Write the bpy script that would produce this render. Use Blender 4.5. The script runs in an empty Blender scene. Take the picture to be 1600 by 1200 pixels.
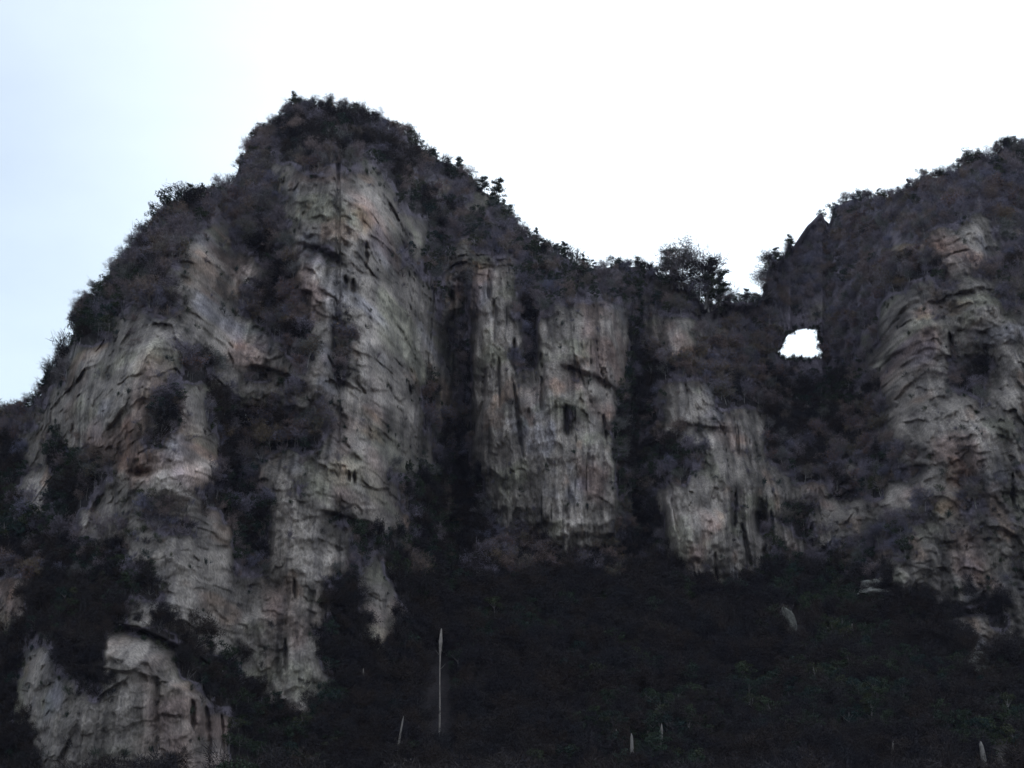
import bpy, math, random
import numpy as np
from mathutils import Vector, Matrix

# ------------------------------------------------------------------ camera
sc = bpy.context.scene
PITCH = math.radians(17.0)
CAMZ = 1.7
cam_d = bpy.data.cameras.new("camera")
cam_d.lens = 50.0; cam_d.sensor_width = 36.0
cam_d.clip_start = 0.5; cam_d.clip_end = 20000.0
cam = bpy.data.objects.new("camera", cam_d)
sc.collection.objects.link(cam)
cam.location = (0, 0, CAMZ)
cam.rotation_euler = (math.radians(90) + PITCH, 0, 0)
sc.camera = cam

# ------------------------------------------------------------------ sky, sun, exposure
SUN_EL, SUN_AZ = math.radians(44.0), math.radians(7.0)      # azimuth clockwise from +Y: behind the ridge
world = bpy.data.worlds.new("World"); sc.world = world; world.use_nodes = True
nt = world.node_tree; nt.nodes.clear()
def N(tree, t, **kw):
    n = tree.nodes.new(t)
    for k, v in kw.items(): setattr(n, k, v)
    return n
out = N(nt, 'ShaderNodeOutputWorld'); bg = N(nt, 'ShaderNodeBackground'); add = N(nt, 'ShaderNodeAddShader')
sky = N(nt, 'ShaderNodeTexSky'); sky.sky_type = 'NISHITA'; sky.sun_disc = False
sky.sun_elevation = SUN_EL; sky.sun_rotation = SUN_AZ
sky.air_density = 1.2; sky.dust_density = 0.8; sky.ozone_density = 2.0
bg.inputs['Strength'].default_value = 0.055
nt.links.new(sky.outputs[0], bg.inputs['Color'])
# high thin cloud, brighter towards the sun as forward scattering makes it
tc = N(nt, 'ShaderNodeTexCoord')
sd = (math.sin(SUN_AZ)*math.cos(SUN_EL), math.cos(SUN_AZ)*math.cos(SUN_EL), math.sin(SUN_EL))
dot = N(nt, 'ShaderNodeVectorMath', operation='DOT_PRODUCT'); dot.inputs[1].default_value = sd
nt.links.new(tc.outputs['Generated'], dot.inputs[0])
mx = N(nt, 'ShaderNodeMath', operation='MAXIMUM'); mx.inputs[1].default_value = 0.0
nt.links.new(dot.outputs['Value'], mx.inputs[0])
pw = N(nt, 'ShaderNodeMath', operation='POWER'); pw.inputs[1].default_value = 5.0
nt.links.new(mx.outputs[0], pw.inputs[0])
ma = N(nt, 'ShaderNodeMath', operation='MULTIPLY_ADD'); ma.inputs[1].default_value = 0.06; ma.inputs[2].default_value = 0.68
nt.links.new(pw.outputs[0], ma.inputs[0])
mp = N(nt, 'ShaderNodeMapping'); mp.inputs['Scale'].default_value = (1.6, 1.6, 3.5)
nt.links.new(tc.outputs['Generated'], mp.inputs['Vector'])
cn = N(nt, 'ShaderNodeTexNoise'); cn.inputs['Scale'].default_value = 2.2; cn.inputs['Detail'].default_value = 7; cn.inputs['Roughness'].default_value = 0.55
nt.links.new(mp.outputs[0], cn.inputs['Vector'])
cr = N(nt, 'ShaderNodeMapRange'); cr.inputs['From Min'].default_value = 0.25; cr.inputs['From Max'].default_value = 0.62
cr.inputs['To Min'].default_value = 0.74; cr.inputs['To Max'].default_value = 1.14
nt.links.new(cn.outputs[0], cr.inputs['Value'])
mm = N(nt, 'ShaderNodeMath', operation='MULTIPLY'); nt.links.new(ma.outputs[0], mm.inputs[0]); nt.links.new(cr.outputs[0], mm.inputs[1])
# the cloud sheet thins out towards the west (left), where blue shows through
dl = N(nt, 'ShaderNodeVectorMath', operation='DOT_PRODUCT'); dl.inputs[1].default_value = (-.95, .30, 0)
nt.links.new(tc.outputs['Generated'], dl.inputs[0])
dn = N(nt, 'ShaderNodeMath', operation='MULTIPLY_ADD'); dn.inputs[1].default_value = 0.22
nt.links.new(cn.outputs[0], dn.inputs[0]); nt.links.new(dl.outputs['Value'], dn.inputs[2])
dr = N(nt, 'ShaderNodeMapRange', interpolation_type='SMOOTHSTEP'); dr.inputs['From Min'].default_value = .33; dr.inputs['From Max'].default_value = .74
dr.inputs['To Min'].default_value = 1.0; dr.inputs['To Max'].default_value = 0.50
nt.links.new(dn.outputs[0], dr.inputs['Value'])
m2_ = N(nt, 'ShaderNodeMath', operation='MULTIPLY'); nt.links.new(mm.outputs[0], m2_.inputs[0]); nt.links.new(dr.outputs[0], m2_.inputs[1]); mm = m2_
bg2 = N(nt, 'ShaderNodeBackground'); bg2.inputs['Color'].default_value = (0.865, 0.965, 1.0, 1)
nt.links.new(mm.outputs[0], bg2.inputs['Strength'])
nt.links.new(bg.outputs[0], add.inputs[0]); nt.links.new(bg2.outputs[0], add.inputs[1]); nt.links.new(add.outputs[0], out.inputs['Surface'])

sun_d = bpy.data.lights.new("sun", 'SUN'); sun_d.energy = 0.8; sun_d.angle = math.radians(14); sun_d.color = (1.0, 0.95, 0.88)
sun = bpy.data.objects.new("sun", sun_d); sc.collection.objects.link(sun)
sun.rotation_euler = Vector(sd).to_track_quat('Z', 'Y').to_euler()

sc.view_settings.view_transform = 'Standard'; sc.view_settings.look = 'None'
sc.view_settings.exposure = 0.40; sc.view_settings.gamma = 1.0; sc.view_settings.use_curve_mapping = False
try:
    sc.cycles.max_bounces = 5; sc.cycles.diffuse_bounces = 2; sc.cycles.volume_bounces = 0
    sc.cycles.transparent_max_bounces = 4
except Exception: pass

# ------------------------------------------------------------------ helpers
rng = np.random.default_rng(7); random.seed(7)
F = 50.0 / 36.0 * 1600.0
CP, SP = math.cos(PITCH), math.sin(PITCH)
def ray(u, v):
    """direction seen from the viewpoint at picture position u, v, scaled to unit northward distance"""
    xc = (np.asarray(u, float) - 800) / F; yc = (600 - np.asarray(v, float)) / F
    d = CP - yc * SP
    return xc / d, (SP + yc * CP) / d
def place(u, v, Y):
    a, b = ray(u, v); return a * Y, Y + 0 * a, CAMZ + b * Y

_lat = {}
def vnoise(x, y, seed=0):
    if seed not in _lat: _lat[seed] = np.random.default_rng(1000 + seed).random((256, 256))
    L = _lat[seed]
    xi = np.floor(x).astype(int); yi = np.floor(y).astype(int)
    fx = x - xi; fy = y - yi
    fx = fx*fx*fx*(fx*(fx*6-15)+10); fy = fy*fy*fy*(fy*(fy*6-15)+10)
    a = L[xi & 255, yi & 255]; b = L[(xi+1) & 255, yi & 255]; c = L[xi & 255, (yi+1) & 255]; d = L[(xi+1) & 255, (yi+1) & 255]
    return ((a + (b-a)*fx) * (1-fy) + (c + (d-c)*fx) * fy) * 2 - 1
def fbm(x, y, o=4, seed=0, r=0.5):
    s = 0; a = 1; t = 0
    for i in range(o):
        s = s + a * vnoise(x * 2**i + 17.3*i, y * 2**i + 9.1*i, seed + i); t += a; a *= r
    return s / t
def ridged(x, y, o=4, seed=0):
    s = 0; a = 1; t = 0
    for i in range(o):
        s = s + a * (1 - np.abs(vnoise(x * 2**i + 7.7*i, y * 2**i + 3.1*i, seed + i)) * 2); t += a; a *= .5
    return s / t
def facets(x, y, seed=0):
    """broken blocks: each nearest cell is its own tilted plane; returns relief -1..1 and distance to the block's edge"""
    r = np.random.default_rng(5000+seed); J = r.random((6, 128, 128))
    xi = np.floor(x).astype(int); yi = np.floor(y).astype(int)
    d1 = np.full(x.shape, 9.0); d2 = np.full(x.shape, 9.0); val = np.zeros(x.shape); val2 = np.zeros(x.shape)
    for dx in (-1, 0, 1):
        for dy in (-1, 0, 1):
            a = (xi+dx) & 127; b = (yi+dy) & 127
            ox = x-(xi+dx+.15+.7*J[0, a, b]); oy = y-(yi+dy+.15+.7*J[1, a, b]); d = np.hypot(ox, oy)
            v = (J[2, a, b]*2-1)*.55 + (J[3, a, b]*2-1)*1.3*ox + (J[4, a, b]*2-1.1)*1.3*oy
            c = d < d1; c2 = (~c) & (d < d2); val2 = np.where(c, val, np.where(c2, v, val2)); d2 = np.where(c, d1, np.minimum(d2, d)); val = np.where(c, v, val); d1 = np.where(c, d, d1)
    t = np.clip((d2-d1)/(.05+.13*np.clip(vnoise(x*.7, y*.7, seed+400)+.4, 0, 1)), 0, 1); w = .5*(1-t*t*(3-2*t))
    return val*(1-w)+val2*w, d2-d1
def sstep(a, b, x):
    t = np.clip((x - a) / (b - a), 0, 1); return t*t*(3-2*t)

# ------------------------------------------------------------------ brightness map of the mountain, its shade included: 0-3 wooded (dark to light), 4-8 bare rock (dark to pale)
S2 = "2"*20
T = {}
T[0, 0] = [S2]*15
T[1, 0] = [S2]*11 + ["22222222332222222222", "22233333432222222222", "24543444442233222222", "23455454433243542222"]
T[2, 0] = [S2]*15
T[3, 0] = [S2]*15
T[0, 1] = ["22222222222222222222", "22222222222222222222", "22222222222222322222", "22222222222322244322", "22222222222222355322",
 "22222222222122365443", "22222222222234356356", "22222222221135455466", "22222222222212365432", "22222222323212455432",
 "22222222345335455665", "22222211254556456676", "22221455445655455656", "22221555456644213545", "22211455346543112552"]
T[1, 1] = ["22355446654322322434", "22465547665322224322", "22245446676543322222", "12354556755463232222", "11262246465363234222",
 "11256335465232234433", "41147455543432243564", "21136534655453252655", "11125765676554262755", "11125645666544262763",
 "31125523666655322776", "52124513665666322766", "64113513635666321766", "55324513654556331567", "13434513665664431467"]
T[2, 1] = [S2, S2, S2, S2, S2, S2, "22222222222243222222", "22222222222322222222", "32222222223222222222", "21233444322222222222",
 "51544555414344323222", "51544555514455223222", "21565655412264223221", "21454555411132222222", "34454335511122222222"]
T[3, 1] = [S2, S2, "22222222222222234222", "22222222222234455233", "22222222234434555322", "22222222322125555311",
 "22222222222121432211", "22222222222332244322", "22222222234543365422", "22233222255553345633", "22222222264654454445",
 "22222223246454443554", "22222223345565334355", "22222222534555221255", "11222112355455221355"]
T[0, 2] = ["22223455555544544355", "22324565555422542264", "22345456555311551112", "22253465454311562111", "23441566443226454111",
 "12531233544456454124", "11331122243466777113", "11651111255677764122", "24651112434556621112", "13641113543234531112",
 "01421154524222445111", "00111165424322154422", "00011354333335544310", "00001111115556555621", "01100001013546555522"]
T[1, 2] = ["45333446665531521666", "44233444577641421665", "11343344564762421666", "11122235653552211656", "41111355655443111566",
 "23533555656434111566", "44543556666543111466", "45634566662221111153", "25624566665211111155", "25634655666211111146",
 "14655423566411111135", "15655333245511111115", "25655442111411111113", "15566652231110011110", "25567642341110000100"]
T[2, 2] = ["56564665211345541111", "36465645211355651111", "36552455111256654444", "46562563112463345656", "46665566113114664665",
 "55655566113111245534", "65555666111111245545", "53465564111121454544", "54565665211475455354", "44465666311366555253",
 "34366656311177666353", "23566654211167666452", "11245542111157666445", "11114311111146665635", "11112111111114753644"]
T[3, 2] = ["11112123255655211455", "11121112135443442455", "11111111145544455454", "11111111235455456643", "11111111344555446644",
 "11111122235544435544", "32111232122244444532", "43112333122354422433", "44354122156454434433", "55335443355425422333",
 "21135444344234433333", "34124443322564333344", "25535432222354343344", "13521222332443444443", "01211122335544444443"]
T[0, 3] = ["34300001222146555633", "54100000112125554543", "45000000123545544444", "44130000114635555445", "43230000332111355555",
 "31222000555532015535", "12442110445554000134", "12452223555555100014", "13545322565655520002", "04455332555655542000",
 "04554444555555442210", "04555455545655543620", "03254454535455535600", "01345444545345545600", "00244544544442545600"]
T[1, 3] = ["43566221443111101111", "45565321343011111000", "55655321545311110000", "55545213454311000000", "55452211554211110000",
 "44555211443111010000", "44554100230001000000", "44555310100000000000", "54553321100000000000", "25553200001000000000",
 "01554100000000000000", "00131012000000000000", "00000001011000000000", "0"*20, "0"*20]
T[2, 3] = ["11112211111114244443", "01111111111110035433", "00001110011110002011", "00000111010000000001", "00010000001000110000",
 "0"*20, "00100010000010000000", "00000110000000010000", "00001111000000001000", "0"*20, "0"*20, "00010000001100001110",
 "00000000110000012110", "00000000100010021100", "0"*20]
T[3, 3] = ["11121342555444434433", "11111221124244353433", "05111111111124411144", "04101111112113345214", "04000031110012345434",
 "00000001100112235434", "00000010100112126443", "00000010101111125233", "11111111101111311112", "11111221100112111111",
 "11411112100000001011", "10530011101000000000", "11111001111000000000", "11111000041000001341", "11111000001020000442"]
G = np.zeros((60, 80))
for (tx, ty), rows in T.items():
    for j, r in enumerate(rows):
        for i, ch in enumerate(r[:20]): G[ty*15+j, tx*20+i] = int(ch)
G[10:14, 22:30] -= 1.3; G[12:20, 30:36] -= .9; G[44:, 30:] -= .25; G[44:50, 58:66] -= .3; G[43:49, 67:] += .35; G = np.clip(G, 0, 9)  # terms for the lower slopes put their shade into the tone
Gp = np.pad(G, 30, mode='edge')
def brightness_at(u, v, mapdata=None):
    M = Gp if mapdata is None else mapdata
    x = np.clip(np.asarray(u)/20.0 - .5 + 30, 1, M.shape[1]-3); y = np.clip(np.asarray(v)/20.0 - .5 + 30, 1, M.shape[0]-3)
    xi = x.astype(int); yi = y.astype(int); fx = x-xi; fy = y-yi
    fx = fx*fx*(3-2*fx); fy = fy*fy*(3-2*fy)
    return (M[yi, xi]*(1-fx)+M[yi, xi+1]*fx)*(1-fy) + (M[yi+1, xi]*(1-fx)+M[yi+1, xi+1]*fx)*fy
def blur(M, sx, sy):
    def k(s): 
        r = int(3*s)+1; a = np.exp(-.5*(np.arange(-r, r+1)/s)**2); return a/a.sum(), r
    kx, rx = k(sx); ky, ry = k(sy)
    P = np.pad(M, ((ry, ry), (rx, rx)), mode='edge')
    P = sum(ky[i]*P[i:i+M.shape[0], :] for i in range(2*ry+1))
    return sum(kx[i]*P[:, i:i+M.shape[1]] for i in range(2*rx+1))
Gslope = blur(Gp, 3.0, 1.0)
Gsoft = blur(Gp, 1.0, 1.0)

SKY = [(-700, 800), (-400, 745), (-150, 690), (0, 648), (25, 642), (52, 628), (68, 612), (76, 588), (98, 553), (112, 533), (120, 500), (130, 482), (148, 468), (168, 437),
 (190, 410), (208, 385), (228, 357), (240, 345), (258, 335), (276, 322), (292, 312), (318, 303), (345, 296), (368, 282), (374, 255), (392, 220), (408, 200),
 (432, 190), (452, 168), (466, 158), (485, 163), (505, 167), (520, 160), (524.5, 164), (527, 190), (530, 192), (532.5, 166), (545, 170), (562, 174), (590, 190), (610, 202), (638, 206), (652, 228), (676, 242),
 (700, 256), (722, 262), (735, 272), (748, 292), (768, 305), (782, 316), (792, 326), (806, 342), (824, 368), (840, 382), (862, 390), (886, 400), (902, 411), (940, 420),
 (962, 411), (980, 414), (1000, 414), (1024, 424), (1032, 432), (1060, 437), (1082, 446), (1094, 470), (1110, 478), (1125, 468), (1150, 470), (1186, 470), (1196, 452), (1200, 416),
 (1206, 406), (1226, 395), (1238, 385), (1234, 372), (1262, 350), (1284, 329), (1294, 354), (1303, 324), (1322, 313), (1346, 306), (1372, 311), (1412, 296),
 (1440, 280), (1490, 270), (1510, 252), (1532, 244), (1548, 247), (1562, 233), (1582, 223), (1602, 224), (1700, 195), (1850, 210), (2050, 300), (2400, 480)]
SKY = sorted(SKY)
su, sv = np.array([p[0] for p in SKY], float), np.array([p[1] for p in SKY], float)
def skyline(u): return np.interp(u, su, sv) + 1.6*vnoise(np.asarray(u)/9.0, 0*np.asarray(u)+.5, 90) + 2

# ------------------------------------------------------------------ depth of the mountain front
us = np.concatenate([np.arange(-520, -64, 9.0), np.arange(-64, 1664, 1.75), np.arange(1664, 2120, 9.0)])
NR = 560
rs = np.linspace(0, 1, NR)
U = np.repeat(us[:, None], NR, 1)
SK = skyline(us)
VB = 1300.0
V = SK[:, None] + rs[None, :]**0.93 * (VB - SK[:, None])
def G2(u0, v0, a, b): return np.exp(-.5*((U-u0)/a)**2 - .5*((V-v0)/b)**2)
def band(lo, hi, s, x): return sstep(lo-s, lo+s, x) * (1 - sstep(hi-s, hi+s, x))
ax, bz = ray(U, V)
Tsl = brightness_at(U, V, Gslope)
# slope: woods lie back, rock stands up
tan_t = np.exp(np.log(0.92) + (np.log(4.6) - np.log(0.92)) * sstep(1.5, 4.6, Tsl))
low = sstep(880+90*sstep(1330, 1420, U), 960+90*sstep(1330, 1420, U), V) * sstep(560, 700, U)
tan_t = tan_t*(1-low) + 0.62*low
tan_t = np.maximum(tan_t, bz + 0.42)
Y = np.zeros_like(U)
Y0 = 292 + 10*fbm(us/300, us*0, 3, 5) - 22*np.exp(-.5*((us-150)/170)**2)
Y[:, -1] = Y0
for j in range(NR-2, -1, -1):
    db = bz[:, j] - bz[:, j+1]
    Y[:, j] = Y[:, j+1] * np.exp(db / (tan_t[:, j] - .5*(bz[:, j]+bz[:, j+1])))
# smooth the accumulated depth sideways
ker = np.exp(-.5*(np.arange(-40, 41)/16.0)**2); ker /= ker.sum()
Yp = np.pad(Y, ((40, 40), (0, 0)), mode='edge')
Y = sum(ker[i]*Yp[i:i+Y.shape[0]] for i in range(81))
X = ax*Y; Z = CAMZ + bz*Y
# large forms: gullies go back, buttresses come forward
R = 0*U
R += 17*np.exp(-.5*((U-712-8*vnoise(V/60, V*0, 3))/17)**2) * band(470, 880, 50, V)
R += 19*np.exp(-.5*((U-(1000+.04*(V-600)))/23)**2) * band(480, 900, 45, V)
R += 30*G2(1260, 610, 110, 90)
R += 14*G2(95, 740, 30, 90) + 12*G2(400, 690, 60, 30) + 10*G2(525, 540, 12, 45)
R += 10*np.exp(-.5*((U-826)/10)**2)*band(420, 640, 40, V)
R -= 12*G2(860, 650, 100, 170) + 9*G2(1120, 790, 70, 120) + 16*G2(1500, 700, 110, 220) + 18*G2(560, 560, 120, 220) + 12*G2(230, 620, 130, 90)
R += 18*G2(1150, 420, 90, 60)
R += 9*np.exp(-.5*((U-370)/14)**2)*band(660, 800, 30, V)
Ts = brightness_at(U, V, Gsoft)
wx = 7*fbm(U/30, V/45, 3, 20); wy = 9*fbm(U/34, V/34, 3, 30)
TT = brightness_at(U+wx, V+wy)
TT = TT + 0.75*fbm(X/6, Z/9, 4, 40) + 0.35*fbm(X/1.8, Z/4.5, 3, 47)
TS2 = brightness_at(U+wx, V+wy, Gsoft)
rock = sstep(2.3, 3.0, TT)
rockS = sstep(2.1, 3.3, TS2)
R -= 3.4*(TS2-3.6)*np.clip(Y/500, .6, 1.3)
# the slanting bedding ledge low on the left, dark undercut above it
def ledge(pts, w, amp):
    px = np.array([p[0] for p in pts], float); py = np.array([p[1] for p in pts], float)
    lv = np.interp(U, px, py); on = band(px[0], px[-1], 14, U)
    d = V - lv
    return amp * on * np.where(d < 0, np.exp(-.5*(d/3.0)**2), np.exp(-.5*(d/w)**2))
R += ledge([(172, 978), (215, 985), (255, 1003), (310, 1030), (352, 1062)], 16, 9)
R -= ledge([(160, 1018), (200, 1035), (250, 1060), (300, 1085), (355, 1112)], 6, 3.2)
R += ledge([(465, 382), (500, 392), (530, 408)], 9, 5) + ledge([(880, 575), (930, 590), (965, 612)], 9, 4) + ledge([(1060, 665), (1125, 672)], 8, 4)
R += ledge([(390, 575), (430, 582), (480, 605)], 12, 6) + ledge([(500, 800), (545, 812), (570, 822)], 9, 5) + ledge([(1380, 742), (1445, 730)], 12, 5)
R += ledge([(1360, 572), (1410, 550)], 6, 3) + ledge([(700, 560), (760, 560)], 4, 0)
R += 9*G2(1333, 778, 14, 11) + 7*G2(1513, 755, 16, 17) + 10*G2(1545, 575, 22, 30) + 5*G2(45, 1137, 6, 5) + 5*G2(60, 1148, 7, 5) + 8*G2(1185, 812, 10, 18)
R += 7*G2(665, 606, 10, 18) + 8*G2(222, 740, 12, 5)
# rock structure: bulges, bedding, upright flutes and joints
ww = 3.0*fbm(X/14, Z/14, 3, 60)
big = fbm(X/26, Z/30, 3, 50); med = fbm((X+ww)/9, (Z-.5*X+ww)/7, 4, 54)
flute = ridged((X+ww*.4)/5.5, Z/34, 4, 70); flute2 = ridged((X+ww*.25)/2.1, Z/15, 3, 76)
bed = ridged((X)/60, (Z + .32*X*np.where(U < 600, 1, -.6) + ww)/8.5, 3, 80)
fine = fbm(X/1.7, Z/2.2, 4, 86)
bulge = np.abs(fbm((X+ww)/11, (Z+ww)/10, 3, 92))
steep = band(690, 1230, 60, U) * band(400, 960, 40, V)
wa = 2.4*fbm(X/7, Z/9, 3, 63); wb = .8*fbm(X/2.2, Z/2.6, 3, 66)
f1, e1 = facets((X+wa)/13, (Z+wa*1.3)/(15+26*steep), 1); f2, e2 = facets((X+wa*.6+wb)/5.2, (Z+wa*.8+wb)/(6.5+17*steep), 2); f3, e3 = facets((X+wb)/1.9, (Z+wb)/(2.4+8*steep), 3)
D = -(5*big) + rockS*(-1.8*med + 1.6*(bulge*2-.5) - 2.6*f1 - 1.8*f2 - .95*f3 - (.9+1.7*steep)*flute - (.35+.6*steep)*flute2 - (.8-.6*steep)*bed - .8*fine)
crack = rockS*np.maximum(np.maximum((.6*(1-sstep(0, .03, e1))), .8*(1-sstep(0, .05, e2))*sstep(-.4, .3, vnoise(X/12, Z/12, 69))), .5*(1-sstep(0, .07, e3))*sstep(-.1, .5, vnoise(X/9, Z/9, 68)))
D += .35*crack
D += (1-rockS)*(-2.0*fbm(X/8, Z/9, 3, 96) - .5*fine)
# dark clefts one can pick out on the pillars and the face
CLEFT = [(803, 600, 818, 716, 2.2), (847, 590, 847, 640, 2.0), (884, 634, 886, 680, 2.6), (943, 650, 948, 690, 2.2), (1046, 752, 1063, 842, 2.2), (1149, 772, 1147, 824, 2.4), (1159, 818, 1173, 884, 2.4),
 (1118, 864, 1121, 908, 2.2), (571, 380, 572, 420, 2.6), (551, 438, 552, 460, 3.0), (540, 432, 541, 452, 2.2), (772, 470, 773, 500, 2.2), (764, 424, 764, 468, 2.2), (804, 530, 804, 580, 2.4), (836, 488, 838, 600, 2.6),
 (845, 552, 848, 584, 2.0), (1353, 672, 1350, 742, 2.2), (1205, 798, 1208, 850, 2.4), (1268, 822, 1267, 862, 2.2), (1582, 740, 1583, 790, 2.0), (705, 455, 706, 475, 2.5), (826, 640, 828, 668, 3.5), (780, 560, 782, 640, 1.6),
 (1483, 520, 1494, 570, 2.6), (513, 556, 530, 600, 1.6), (640, 604, 641, 628, 2.0), (545, 736, 546, 752, 2.0), (553, 738, 554, 756, 1.8), (460, 905, 461, 935, 1.8), (446, 1000, 447, 1050, 1.8), (300, 1095, 302, 1140, 3), (322, 1105, 326, 1190, 4), (346, 1118, 348, 1200, 2.5), (1185, 800, 1188, 832, 5)]
for cu0, cv0, cu1, cv1, cw in CLEFT:
    ul = cu0 + (cu1-cu0)*np.clip((V-cv0)/(cv1-cv0), 0, 1) + .8*vnoise(V/7, 0*V+cu0, 105)
    wl = cw*np.sin(np.pi*np.clip((V-cv0+4)/(cv1-cv0+8), .0, 1))**.5 + .01
    D += 5.5*np.exp(-.5*((U-ul)/wl)**2)*band(cv0, cv1, 5, V)
# narrow upright joints
jn = np.abs(vnoise((X+.6*fbm(X/5, Z/20, 2, 101))/2.6, Z/40, 100))
joint = (.25+.75*steep)*(1-sstep(0, .07, jn)) * sstep(.05, .5, vnoise(X/7, Z/18, 104))*rockS
D += 2.6*joint
joint = np.clip(joint+.16*crack, 0, 1)
edge = sstep(0, 22, V-SK[:, None])                      # keep the crest line itself undisturbed
Y = Y + (R*1.0 + D) * edge * np.clip(Y/480, .55, 1.25)
X = ax*Y; Z = CAMZ + bz*Y

# hole of the natural arch
HOLE = [(1218, 556), (1214, 549), (1222, 543), (1225, 532), (1231, 523), (1238, 521), (1242, 516), (1256, 514), (1268, 515), (1276, 514), (1279, 518), (1276, 523), (1280, 534), (1285, 547), (1284, 561), (1272, 558), (1262, 562), (1248, 560), (1238, 561), (1229, 561)]
def inside(px, py, poly):
    r = np.zeros(px.shape, bool); n = len(poly)
    for i in range(n):
        x1, y1 = poly[i]; x2, y2 = poly[(i+1) % n]
        c = ((y1 > py) != (y2 > py)) & (px < (x2-x1)*(py-y1)/((y2-y1) or 1e-9) + x1)
        r ^= c
    return r
hc = (1252.0, 537.0)
def grow(poly, k): return [(hc[0]+(x-hc[0])*k, hc[1]+(y-hc[1])*k) for x, y in poly]

# ------------------------------------------------------------------ materials
def newmat(name, rough=0.9):
    m = bpy.data.materials.new(name); m.use_nodes = True
    t = m.node_tree; b = t.nodes['Principled BSDF']; b.inputs['Roughness'].default_value = rough
    b.inputs['Specular IOR Level'].default_value = 0.15
    return m, t, b
def mixc(t, a, b, fac, mode='MIX'):
    n = N(t, 'ShaderNodeMix', data_type='RGBA', blend_type=mode)
    for inp, v in ((n.inputs[0], fac), (n.inputs[6], a), (n.inputs[7], b)):
        if hasattr(v, 'is_linked'): t.links.new(v, inp)
        else: inp.default_value = v
    return n.outputs[2]
def ramp(t, src, a, b, lo=0.0, hi=1.0):
    n = N(t, 'ShaderNodeMapRange'); n.inputs['From Min'].default_value = a; n.inputs['From Max'].default_value = b
    n.inputs['To Min'].default_value = lo; n.inputs['To Max'].default_value = hi; t.links.new(src, n.inputs['Value']); return n.outputs[0]
def tex(t, scale, detail=4, sx=(1, 1, 1), rough=.55):
    c = N(t, 'ShaderNodeTexCoord'); m = N(t, 'ShaderNodeMapping'); m.inputs['Scale'].default_value = sx
    n = N(t, 'ShaderNodeTexNoise'); n.inputs['Scale'].default_value = scale; n.inputs['Detail'].default_value = detail; n.inputs['Roughness'].default_value = rough
    t.links.new(c.outputs['Object'], m.inputs[0]); t.links.new(m.outputs[0], n.inputs['Vector']); return n.outputs[0]
rock_m, t, b = newmat("limestone")
att = N(t, 'ShaderNodeAttribute'); att.attribute_name = "tone"
strk = ramp(t, tex(t, 1.0, 5, (.60, .07, .05)), .42, .66)
c1 = mixc(t, att.outputs['Color'], (0.55, 0.55, 0.58, 1), strk, 'MULTIPLY')
spk = ramp(t, tex(t, 1.7, 6, (1, 1, .6), .7), .36, .64, .62, 1.32)
hs = N(t, 'ShaderNodeHueSaturation'); t.links.new(c1, hs.inputs['Color']); t.links.new(spk, hs.inputs['Value'])
t.links.new(hs.outputs[0], b.inputs['Base Color'])
bp = N(t, 'ShaderNodeBump'); bp.inputs['Strength'].default_value = 1.0; bp.inputs['Distance'].default_value = 0.5
t.links.new(tex(t, .9, 8, (1, .5, .45), .65), bp.inputs['Height']); t.links.new(bp.outputs[0], b.inputs['Normal'])

def tint_random(t, cols):
    oi = N(t, 'ShaderNodeObjectInfo'); cr = N(t, 'ShaderNodeValToRGB'); cr.color_ramp.interpolation = 'LINEAR'
    e = cr.color_ramp.elements
    e[0].position = 0; e[0].color = (*cols[0], 1); e[1].position = 1; e[1].color = (*cols[-1], 1)
    for i, c in enumerate(cols[1:-1], 1):
        k = e.new(i/(len(cols)-1)); k.color = (*c, 1)
    t.links.new(oi.outputs['Random'], cr.inputs[0]); return cr.outputs[0]
def foliage(name, cols):
    m, t, b = newmat(name, .8)
    c = tint_random(t, cols); n = ramp(t, tex(t, .7, 3), .3, .7, .6, 1.4)
    h = N(t, 'ShaderNodeHueSaturation'); t.links.new(c, h.inputs['Color']); t.links.new(n, h.inputs['Value'])
    t.links.new(h.outputs[0], b.inputs['Base Color']); return m
twig_m = foliage("winter_twigs", [(.18, .155, .20), (.095, .085, .12), (.20, .145, .135), (.14, .135, .20), (.17, .12, .105), (.10, .105, .10), (.185, .15, .175)])
dtwig_m = foliage("shaded_twigs", [(.030, .024, .024), (.016, .014, .020), (.032, .022, .019), (.018, .018, .024)])  # same twigs with the shade of the dark woods put into the colour
rust_m = foliage("rust_leaves", [(.17, .085, .05), (.12, .075, .06), (.15, .11, .055), (.11, .065, .055)])
green_m = foliage("evergreen_leaves", [(.022, .036, .028), (.034, .046, .024), (.018, .034, .034), (.046, .050, .024)])
bark_m = foliage("grey_bark", [(.20, .185, .19), (.10, .09, .09), (.27, .25, .25)])
pale_m = foliage("pale_bark", [(.22, .19, .18), (.17, .155, .15)])

def mesh_np(name, verts, faces, mats, attr=None, smooth=False, midx=None):
    me = bpy.data.meshes.new(name)
    verts = np.asarray(verts, np.float32); faces = np.asarray(faces, np.int32)
    k = faces.shape[1]
    me.vertices.add(len(verts)); me.vertices.foreach_set("co", verts.ravel())
    me.loops.add(faces.size); me.loops.foreach_set("vertex_index", faces.ravel())
    me.polygons.add(len(faces)); me.polygons.foreach_set("loop_start", np.arange(0, faces.size, k, dtype=np.int32))
    me.polygons.foreach_set("loop_total", np.full(len(faces), k, np.int32))
    for m in mats: me.materials.append(m)
    if midx is not None: me.polygons.foreach_set("material_index", np.asarray(midx, np.int32))
    if smooth: me.polygons.foreach_set("use_smooth", np.ones(len(faces), bool))
    me.update(calc_edges=True)
    if attr is not None:
        a = me.attributes.new("tone", 'FLOAT_COLOR', 'POINT')
        a.data.foreach_set("color", np.concatenate([attr, np.ones((len(attr), 1))], 1).astype(np.float32).ravel())
    return me
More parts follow.
